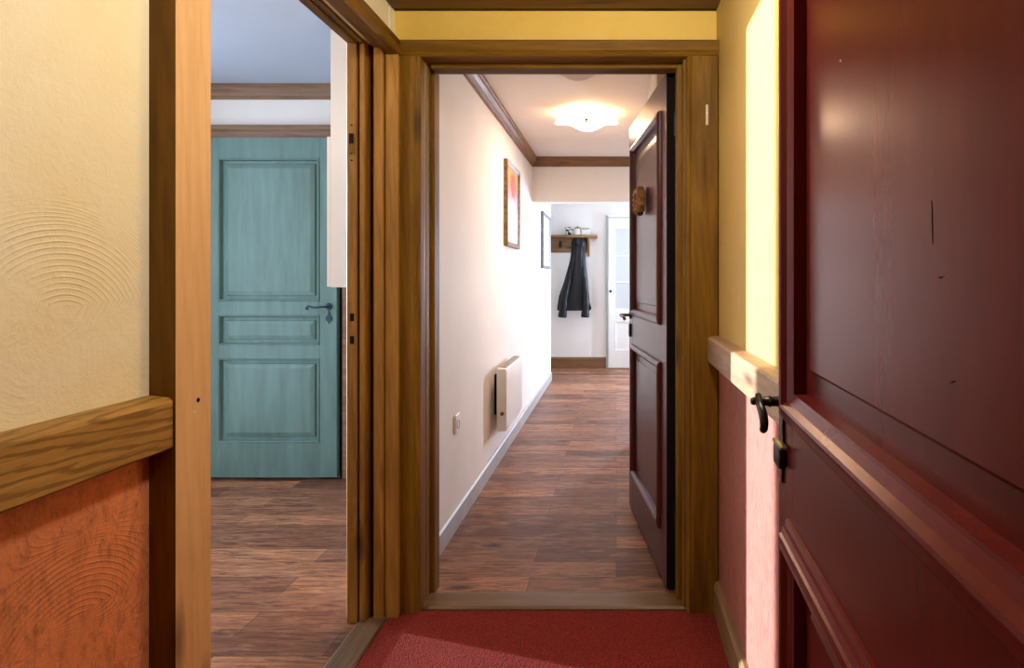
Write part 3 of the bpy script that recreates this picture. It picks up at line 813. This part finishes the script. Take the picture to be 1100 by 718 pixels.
# ------------------------------------------------------------------ heater and socket
ht = empty('electric_heater', (-0.72, 3.95, 0.262), 'white electric panel heater mounted low on the left corridor wall', 'heater')
b = BM(); box(b, -0.752, -0.690, 3.64, 4.26, 0.262, 0.655, 0.007, 3); link('body', b, M['whitegloss'], ht, True)
b = BM()
for i in range(14):
    yy = 3.70 + i * 0.037
    box(b, -0.745, -0.700, yy, yy + 0.02, 0.6545, 0.664, 0.002, 1)
link('grille', b, M['greyskirt'], ht)
b = BM(); lathe(b, [(0.012, 0), (0.011, -0.012), (0.0001, -0.013)], (-0.716, 3.64, 0.375), 'Y', 16); o = link('control_knob', b, M['ornament'], ht, True); o['label'] = 'brown control knob'
for yy in (3.76, 4.12):
    b = BM(); box(b, XC, -0.752, yy, yy + 0.03, 0.34, 0.60); link('bracket', b, M['black'], ht)
so = empty('wall_socket', (XC, 2.86, 0.51), 'small white wall socket low on the left corridor wall', 'socket')
b = BM(); box(b, XC, XC + 0.011, 2.82, 2.90, 0.465, 0.555, 0.004, 3); pl_ = link('plate', b, M['whitegloss'], so, True)
b = BM(); lathe(b, [(0.021, 0.0105), (0.021, 0.013), (0.018, 0.013), (0.017, 0.006), (0.0001, 0.006)], (XC, 2.86, 0.505), 'X', 20); link('outlet', b, M['greyskirt'], so, True)

# ------------------------------------------------------------------ coat rack, jacket, shelf things
g = lambda x: (x - 662) / F * DB
gz = lambda y: 1.22 + (300 - y) / F * DB
rk = empty('coat_rack', (-0.75, DB, gz(276)), 'wooden wall coat rack with a top shelf at the corridor end', 'coat rack')
b = BM(); box(b, -1.45, g(642), DB - 0.19, DB, gz(256.3), gz(253.6), 0.004); link('shelf_board', b, M['rackwood'], rk)
b = BM(); box(b, -1.42, g(633), DB - 0.024, DB, gz(271.5), gz(256.3), 0.003); link('back_board', b, M['rackwood'], rk)
for xx in (g(633.5), -1.44):
    b = BM(); prism(b, [(DB, gz(256.3)), (DB - 0.15, gz(256.3)), (DB - 0.14, gz(259)), (DB - 0.06, gz(264)), (DB - 0.03, gz(275.5)), (DB, gz(275.5))], 'X', xx - 0.024, xx); link('bracket', b, M['rackwood'], rk)
hooks = (g(602), g(622.5), -1.05, -1.28)
for xx in hooks:
    b = BM(); zz = gz(262)
    tube(b, curve_pts([(xx, DB - 0.022, zz), (xx, DB - 0.05, zz - 0.02), (xx, DB - 0.085, zz), (xx, DB - 0.095, zz + 0.035)]), 0.007, 8)
    tube(b, curve_pts([(xx, DB - 0.03, zz - 0.005), (xx, DB - 0.05, zz - 0.05), (xx, DB - 0.075, zz - 0.045)]), 0.006, 8)
    box(b, xx - 0.02, xx + 0.02, DB - 0.03, DB - 0.022, zz - 0.05, zz + 0.03, 0.003, 1)
    link('hook', b, M['iron'], rk, True)

jx = g(622.3)
jk = empty('jacket', (jx, DB - 0.10, gz(340)), 'black leather jacket hanging on the coat rack', 'jacket')
def loft(sections, seg=40, fold=9, ph=0.0):
    """sections: (z, cx, cy, halfwidth, halfdepth, foldamp)"""
    bm = BM(); rings = []
    for z, cx_, cy_, hw, hd, fa in sections:
        ring = []
        for i in range(seg):
            a = 2 * PI * i / seg
            k = 1 + fa * math.sin(fold * a + ph + z * 3) + fa * 0.5 * math.sin(4 * a + 1.3)
            ring.append(bm.verts.new((cx_ + hw * math.cos(a) * k, cy_ + hd * math.sin(a) * (k + fa * math.sin(fold * a + ph)), z)))
        rings.append(ring)
    for a, c in zip(rings, rings[1:]):
        for i in range(seg):
            bm.faces.new((a[i], a[(i + 1) % seg], c[(i + 1) % seg], c[i]))
    bm.faces.new(rings[0]); bm.faces.new(rings[-1])
    return bm
yc = DB - 0.140
b = loft([(gz(258), jx + 0.005, yc + 0.02, 0.055, 0.035, 0.05), (gz(262), jx, yc, 0.080, 0.060, 0.06), (gz(270), jx - 0.003, yc, 0.088, 0.075, 0.07), (gz(280), jx - 0.008, yc, 0.098, 0.085, 0.08),
          (gz(292), jx - 0.02, yc, 0.125, 0.095, 0.09), (gz(305), jx - 0.035, yc, 0.150, 0.098, 0.10), (gz(318), jx - 0.058, yc, 0.182, 0.100, 0.10), (gz(328), jx - 0.066, yc, 0.196, 0.100, 0.10), (gz(333), jx - 0.068, yc, 0.200, 0.100, 0.10)])
link('body', b, M['leather'], jk, True)
for pts, rr in ((((g(620), yc - 0.02, gz(268)), (g(615), yc - 0.055, gz(290)), (g(608.5), yc - 0.075, gz(316)), (g(605.5), yc - 0.07, gz(340))), (0.030, 0.056)),
                (((g(624.5), yc - 0.02, gz(268)), (g(627), yc - 0.05, gz(290)), (g(630), yc - 0.07, gz(316)), (g(629.5), yc - 0.065, gz(340))), (0.030, 0.054))):
    b = BM(); cp = curve_pts(pts, 8); n = len(cp)
    tube(b, cp, [rr[0] + (rr[1] - rr[0]) * i / (n - 1) + 0.004 * math.sin(i * 1.7) for i in range(n)], 14)
    link('sleeve', b, M['leather'], jk, True)
b = BM(); prism(b, [(g(628), gz(310)), (g(631.5), gz(316)), (g(636), gz(331)), (g(633.5), gz(334)), (g(628), gz(333))], 'Y', yc - 0.05, yc + 0.02); link('hem_flap', b, M['leather'], jk, True)
b = loft([(gz(256.6), jx + 0.006, yc, 0.060, 0.050, 0.1), (gz(259), jx + 0.004, yc - 0.005, 0.085, 0.072, 0.1), (gz(263), jx, yc - 0.008, 0.096, 0.082, 0.08), (gz(266), jx, yc - 0.005, 0.080, 0.066, 0.05)], 40, 6, 1.0)
link('collar', b, M['leather'], jk, True)

zs_ = gz(253.6) + 0.0005
cu = empty('cup', (g(611), DB - 0.10, zs_), 'black and white spotted cup on the coat rack shelf', 'cup', group='small things on the coat rack shelf')
b = BM(); lathe(b, [(0.030, 0), (0.038, 0.01), (0.044, 0.06), (0.045, 0.108), (0.041, 0.108), (0.038, 0.06), (0.03, 0.014), (0.0001, 0.012)], (g(611), DB - 0.10, zs_), 'Z', 24); link('bowl', b, M['spot'], cu, True)
b = BM(); tube(b, curve_pts([(g(611) + 0.040, DB - 0.10, zs_ + 0.085), (g(611) + 0.068, DB - 0.10, zs_ + 0.075), (g(611) + 0.066, DB - 0.10, zs_ + 0.04), (g(611) + 0.039, DB - 0.10, zs_ + 0.028)]), 0.006, 8); link('handle', b, M['spot'], cu, True)
jr = empty('jar', (g(621), DB - 0.10, zs_), 'pale lidded jar in the middle of the coat rack shelf', 'jar', group='small things on the coat rack shelf')
b = BM(); lathe(b, [(0.040, 0), (0.046, 0.006), (0.047, 0.08), (0.040, 0.090)], (g(621), DB - 0.10, zs_), 'Z', 24); link('body', b, M['pot'], jr, True)
b = BM(); lathe(b, [(0.043, 0.090), (0.043, 0.104), (0.012, 0.109), (0.010, 0.122), (0.0001, 0.124)], (g(621), DB - 0.10, zs_), 'Z', 24); link('lid', b, M['frame'], jr, True)
bx = empty('box', (g(629.5), DB - 0.10, zs_), 'small white box at the right end of the coat rack shelf', 'box', group='small things on the coat rack shelf')
b = BM(); box(b, g(625.5), g(633.5), DB - 0.14, DB - 0.06, zs_, zs_ + 0.075, 0.003); link('body', b, M['pot'], bx)
b = BM(); box(b, g(625.2), g(633.8), DB - 0.143, DB - 0.057, zs_ + 0.0755, zs_ + 0.10, 0.003); link('lid', b, M['greyskirt'], bx)

# ------------------------------------------------------------------ light
def light(name, typ, loc, energy, col, rot=None, **kw):
    d = bpy.data.lights.new(name, typ); d.energy = energy; d.color = col
    for k, v in kw.items(): setattr(d, k, v)
    o = bpy.data.objects.new(name, d); C.objects.link(o); o.location = loc
    if rot: o.rotation_euler = rot
    return o
def aim(o, vec): o.rotation_euler = Vector(vec).to_track_quat('-Z', 'Y').to_euler()
# low sun through the side room window
sun = light('sun', 'SUN', (-6, 4, 3), 13.0, (1.0, 0.96, 1.0), angle=math.radians(0.9))
aim(sun, (1.15, -0.338, -0.085))
# sky light in the two windows
sk = light('window_daylight_side_room', 'AREA', (XW - 0.12, (SY0 + SY1) / 2, (SZ0 + SZ1) / 2), 40, (0.72, 0.84, 1.0), shape='RECTANGLE', size=SY1 - SY0, size_y=SZ1 - SZ0)
aim(sk, (1, 0, 0))
sk = light('window_daylight_corridor', 'AREA', (1.32, (WY0 + WY1) / 2, (WZ0 + WZ1) / 2), 200, (0.68, 0.80, 1.0), shape='RECTANGLE', size=WY1 - WY0, size_y=WZ1 - WZ0)
aim(sk, (-0.42, -0.91, 0))
# ceiling lamp of the entry (above and behind the viewer), of the side room, and the corridor bulb
light('entry_ceiling_lamp', 'POINT', (0.04, 0.97, 2.12), 37, (1.0, 0.93, 0.80), shadow_soft_size=0.08)
light('side_room_ceiling_lamp', 'POINT', (-1.70, 1.25, 2.15), 27, (1.0, 0.78, 0.55), shadow_soft_size=0.10)
light('corridor_lamp_bulb', 'AREA', (-0.205, 3.98, 2.26), 11, (1.0, 0.68, 0.44), shape='DISK', size=0.30)
wld = bpy.data.worlds.new('world'); S.world = wld; wld.use_nodes = True
wld.node_tree.nodes['Background'].inputs[0].default_value = (0.60, 0.75, 1.0, 1)
wld.node_tree.nodes['Background'].inputs[1].default_value = 0.9
